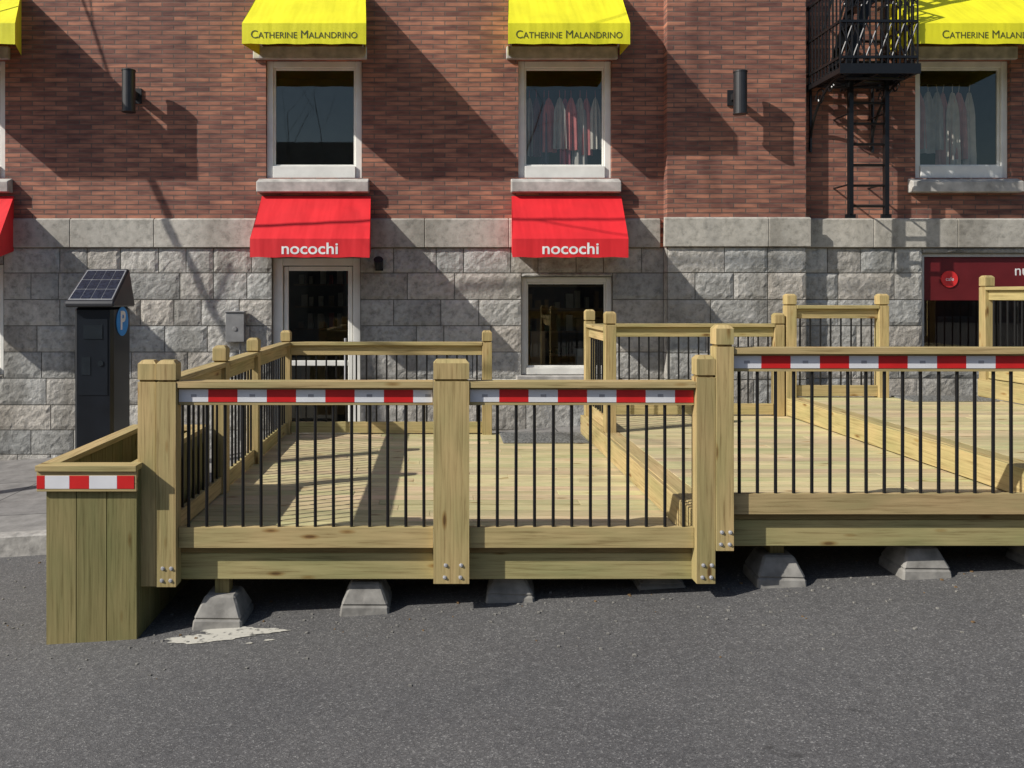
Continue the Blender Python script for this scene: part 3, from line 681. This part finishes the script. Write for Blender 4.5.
# ---------------------------------------------------------------- planter
S = 163.0; px0, px1 = (46-440)/S, (137-440)/S; y0, y1 = 796.4/S, 796.4/125; zt = ZC-175/S; zb = gz(px0)
mb = MB(); n = 3; w = (px1-px0)/n
for i in range(n):
    mb.box(px0+i*w+.002, px0+(i+1)*w-.002, y0, y0+.03, zb-.01, zt-.002, 0, None, 2, .15)
m = 8; w = (y1-y0-.06)/m
for i in range(m):
    a = y0+.03+i*w
    for x in (px0, px1-.03): mb.box(x, x+.03, a+.002, a+w-.002, zb-.02, zt-.002, 0, None, 2, .12)
mb.box(px0, px1, y1-.03, y1, zb-.02, zt-.002, 0, None, 2, .1)
o = .045
mb.box(px0-o, px1+.01, y0-o, y0+.06, zt, zt+.035, 1, None, 0, .06)
mb.box(px0-o, px0+.06, y0+.062, y1+.02, zt, zt+.035, 1, None, 1, .06); mb.box(px1-.06, px1+.01, y0+.062, y1+.02, zt, zt+.035, 1, None, 1, .06); mb.box(px0+.062, px1-.062, y1-.07, y1+.02, zt, zt+.035, 1, None, 0, .06)
mb.box(px0-o+.003, px1+.008, y0-.03, y0-.002, zt-.125, zt-.002, 1, None, 0, .06)
mb.box(px0+.03, px1-.03, y0+.03, y1-.03, zt-.28, zt-.25, 2, (1, 1, 1))
x = px0-o+.004; segs = [(.05, 3), (.15, 4), (.12, 3), (.17, 4), (.105, 3)]
for s, mi in segs: mb.box(x, x+s, y0-.033, y0-.0305, zt-.108, zt-.028, mi, (1, 1, 1)); x += s
mb.build('wooden_planter_box', [M_PLANT, M_WOOD, simple('potting_soil', (.05, .035, .02), .95, 0, .4, 40, .8), M_REDT, M_WHT], bevel=.003)

# ---------------------------------------------------------------- parking pay station
ps = empty('parking_pay_station')
M_PB = simple('pay_station_black', (.008, .010, .014), .3, 0, .25, 6)
X0p, X1p, Y0p, Y1p = -3.66, -3.27, 7.96, 8.42; zg = gz(-3.5)+.168
mb = MB(); mb.box(X0p, X1p, Y0p, Y1p, zg+.06, 1.98); mb.box(X0p-.02, X1p+.02, Y0p-.02, Y1p+.02, zg, zg+.058)
mb.build('cabinet', [M_PB], ps, bevel=.03)
mb = MB(); mb.hexa([(X0p-.06, Y0p-.08, 1.98), (X1p+.04, Y0p-.08, 1.98), (X1p+.04, Y1p+.03, 1.98), (X0p-.06, Y1p+.03, 1.98), (X0p-.06, Y0p-.08, 2.03), (X1p+.04, Y0p-.08, 2.03), (X1p+.02, Y1p-.08, 2.38), (X0p-.04, Y1p-.08, 2.38)])
mb.build('solar_housing', [simple('dark_housing', (.03, .03, .034), .4)], ps, bevel=.015)
A0 = Vector((X0p-.06, Y0p-.08, 2.03)); A1 = Vector((X1p+.04, Y0p-.08, 2.03)); B0 = Vector((X0p-.04, Y1p-.08, 2.38)); B1 = Vector((X1p+.02, Y1p-.08, 2.38))
nn = (A1-A0).cross(B0-A0).normalized()
def PT2(u, v, h): return A0.lerp(A1, u).lerp(B0.lerp(B1, u), v)+nn*h
mb = MB()
mb.face([PT2(.05, .06, .003), PT2(.95, .06, .003), PT2(.95, .94, .003), PT2(.05, .94, .003)], 1)
for i in range(4):
    for j in range(3):
        g = .008; u0, u1 = .07+i*.215+g, .07+(i+1)*.215-g; v0, v1 = .08+j*.28+g, .08+(j+1)*.28-g
        mb.face([PT2(u0, v0, .006), PT2(u1, v0, .006), PT2(u1, v1, .006), PT2(u0, v1, .006)])
mb.build('solar_panels', [simple('solar_cell', (.03, .035, .055), .15, .3, .4, 30), simple('solar_grid', (.28, .28, .29), .4)], ps)
mb = MB(); mb.box(X0p+.05, X1p-.05, Y0p-.006, Y0p-.001, 1.1, 1.86, 1); mb.box(X0p+.1, X1p-.1, Y0p-.011, Y0p-.0065, 1.66, 1.80, 0); mb.box(X0p+.08, X1p-.22, Y0p-.010, Y0p-.0065, 1.3, 1.48, 0); mb.cyl((X1p-.12, Y0p-.006, 1.42), (X1p-.12, Y0p-.014, 1.42), .03, n=16, mat=0)
mb.build('control_panel', [simple('screen_grey', (.02, .025, .03), .2), simple('label_dark', (.010, .013, .018), .3)], ps)
mb = MB(); cy = 8.19; mb.cyl((X1p+.001, cy, 1.83), (X1p+.006, cy, 1.83), .15, n=32); mb.build('parking_disc', [simple('sign_blue', (.01, .26, .75), .4)], ps)
text('P', 'parking_letter', (X1p+.009, cy, 1.83), .26, M_TXTW, ps, rot=(math.radians(90), 0, math.radians(90)), bold=.008)

# ---------------------------------------------------------------- bare street trees
M_BARK = simple('bark', (.09, .075, .06), .9, 0, .3, 20, .6)
def tree(base, seed, clip, ln0=5.6):
    global mb; mb = MB(); T = random.Random(seed)
    def branch(p, d, ln, r, lvl):
        n = 4; q = p
        for i in range(n):
            d = (d+Vector((T.uniform(-.14, .14), T.uniform(-.14, .14), T.uniform(-.05, .1)))).normalized(); q2 = q+d*ln/n
            # unseen crown kept for its twig shadows: limbs entering camera view are cut
            if clip and lvl > 0 and (q2.x > -.6*q2.y-.25 and q2.z < 2.1+.40*q2.y+.3): return
            r2 = r*(1-.11); mb.cyl(q, q2, r, r2, n=6 if lvl > 1 else 8, caps=False); r = r2; q = q2
            if lvl < (5 if clip else 4) and i >= 1:
                a = d.orthogonal().normalized(); a.rotate(Matrix.Rotation(T.uniform(0, 6.28), 3, d))
                branch(q, (d*.75+a*T.uniform(.5, .9)).normalized(), ln*T.uniform(.55, .72), r*.5, lvl+1)
    branch(Vector(base), Vector((0, 0, 1)), ln0, .12, 0)
    mb.build('bare_street_tree', [M_BARK], smooth=True)
tree((-7.2, 7.3, gz(-7.2)+.1), 3, True, 7.2)
tree((-6.5, -10.3, gz(-6.5)+.1), 8, False, 6); tree((2.5, -10.3, gz(2.5)+.1), 9, False, 6); tree((13, -10.3, gz(13)+.1), 10, False, 6)

# ---------------------------------------------------------------- building across the street
ob = empty('building_across_street'); mb = MB(); mw = MB()
mb.box(-40, 40, -22, -12.6, -3, 7.2); mb.box(-9, 3, -22, -12.7, 7.21, 8.6); mb.box(10, 16, -22, -13.2, 7.21, 9.2)
for i in range(20):
    for z in (1.2, 4.6):
        x = -36+i*3.8; mw.box(x, x+1.5, -12.6, -12.55, z, z+1.9)
mb.build('facade', [simple('grey_facade_brick', (.30, .27, .23), .9)], ob); mw.build('windows', [simple('dark_panes', (.04, .05, .06), .1)], ob)

# ---------------------------------------------------------------- light, world, camera
ld = Vector((1.72, .78, -1.34)).normalized()
sun = bpy.data.lights.new('sun', 'SUN'); sun.energy = 5.0; sun.angle = math.radians(.5); sun.color = (1, .955, .88)
so = bpy.data.objects.new('sun', sun); COL.objects.link(so); so.rotation_euler = ld.to_track_quat('-Z', 'Y').to_euler(); so.location = (-10, -5, 12)
w = bpy.data.worlds.new('World'); scene.world = w; w.use_nodes = True; nt = w.node_tree
sk = nt.nodes.new('ShaderNodeTexSky'); sk.sky_type = 'NISHITA'; sk.sun_disc = False; sk.sun_elevation = math.asin(-ld.z); sk.sun_rotation = math.atan2(-ld.x, -ld.y)
nt.links.new(sk.outputs[0], nt.nodes['Background'].inputs[0]); nt.nodes['Background'].inputs[1].default_value = .115
cam = bpy.data.cameras.new('camera'); cam.lens = 28; cam.sensor_width = 36; cam.shift_x = 72/1024; cam.shift_y = -89/1024; cam.clip_end = 500
co = bpy.data.objects.new('camera', cam); COL.objects.link(co); co.location = (0, 0, ZC); co.rotation_euler = (math.radians(90), 0, 0); scene.camera = co
scene.view_settings.view_transform = 'Standard'; scene.view_settings.look = 'None'; scene.view_settings.exposure = 0
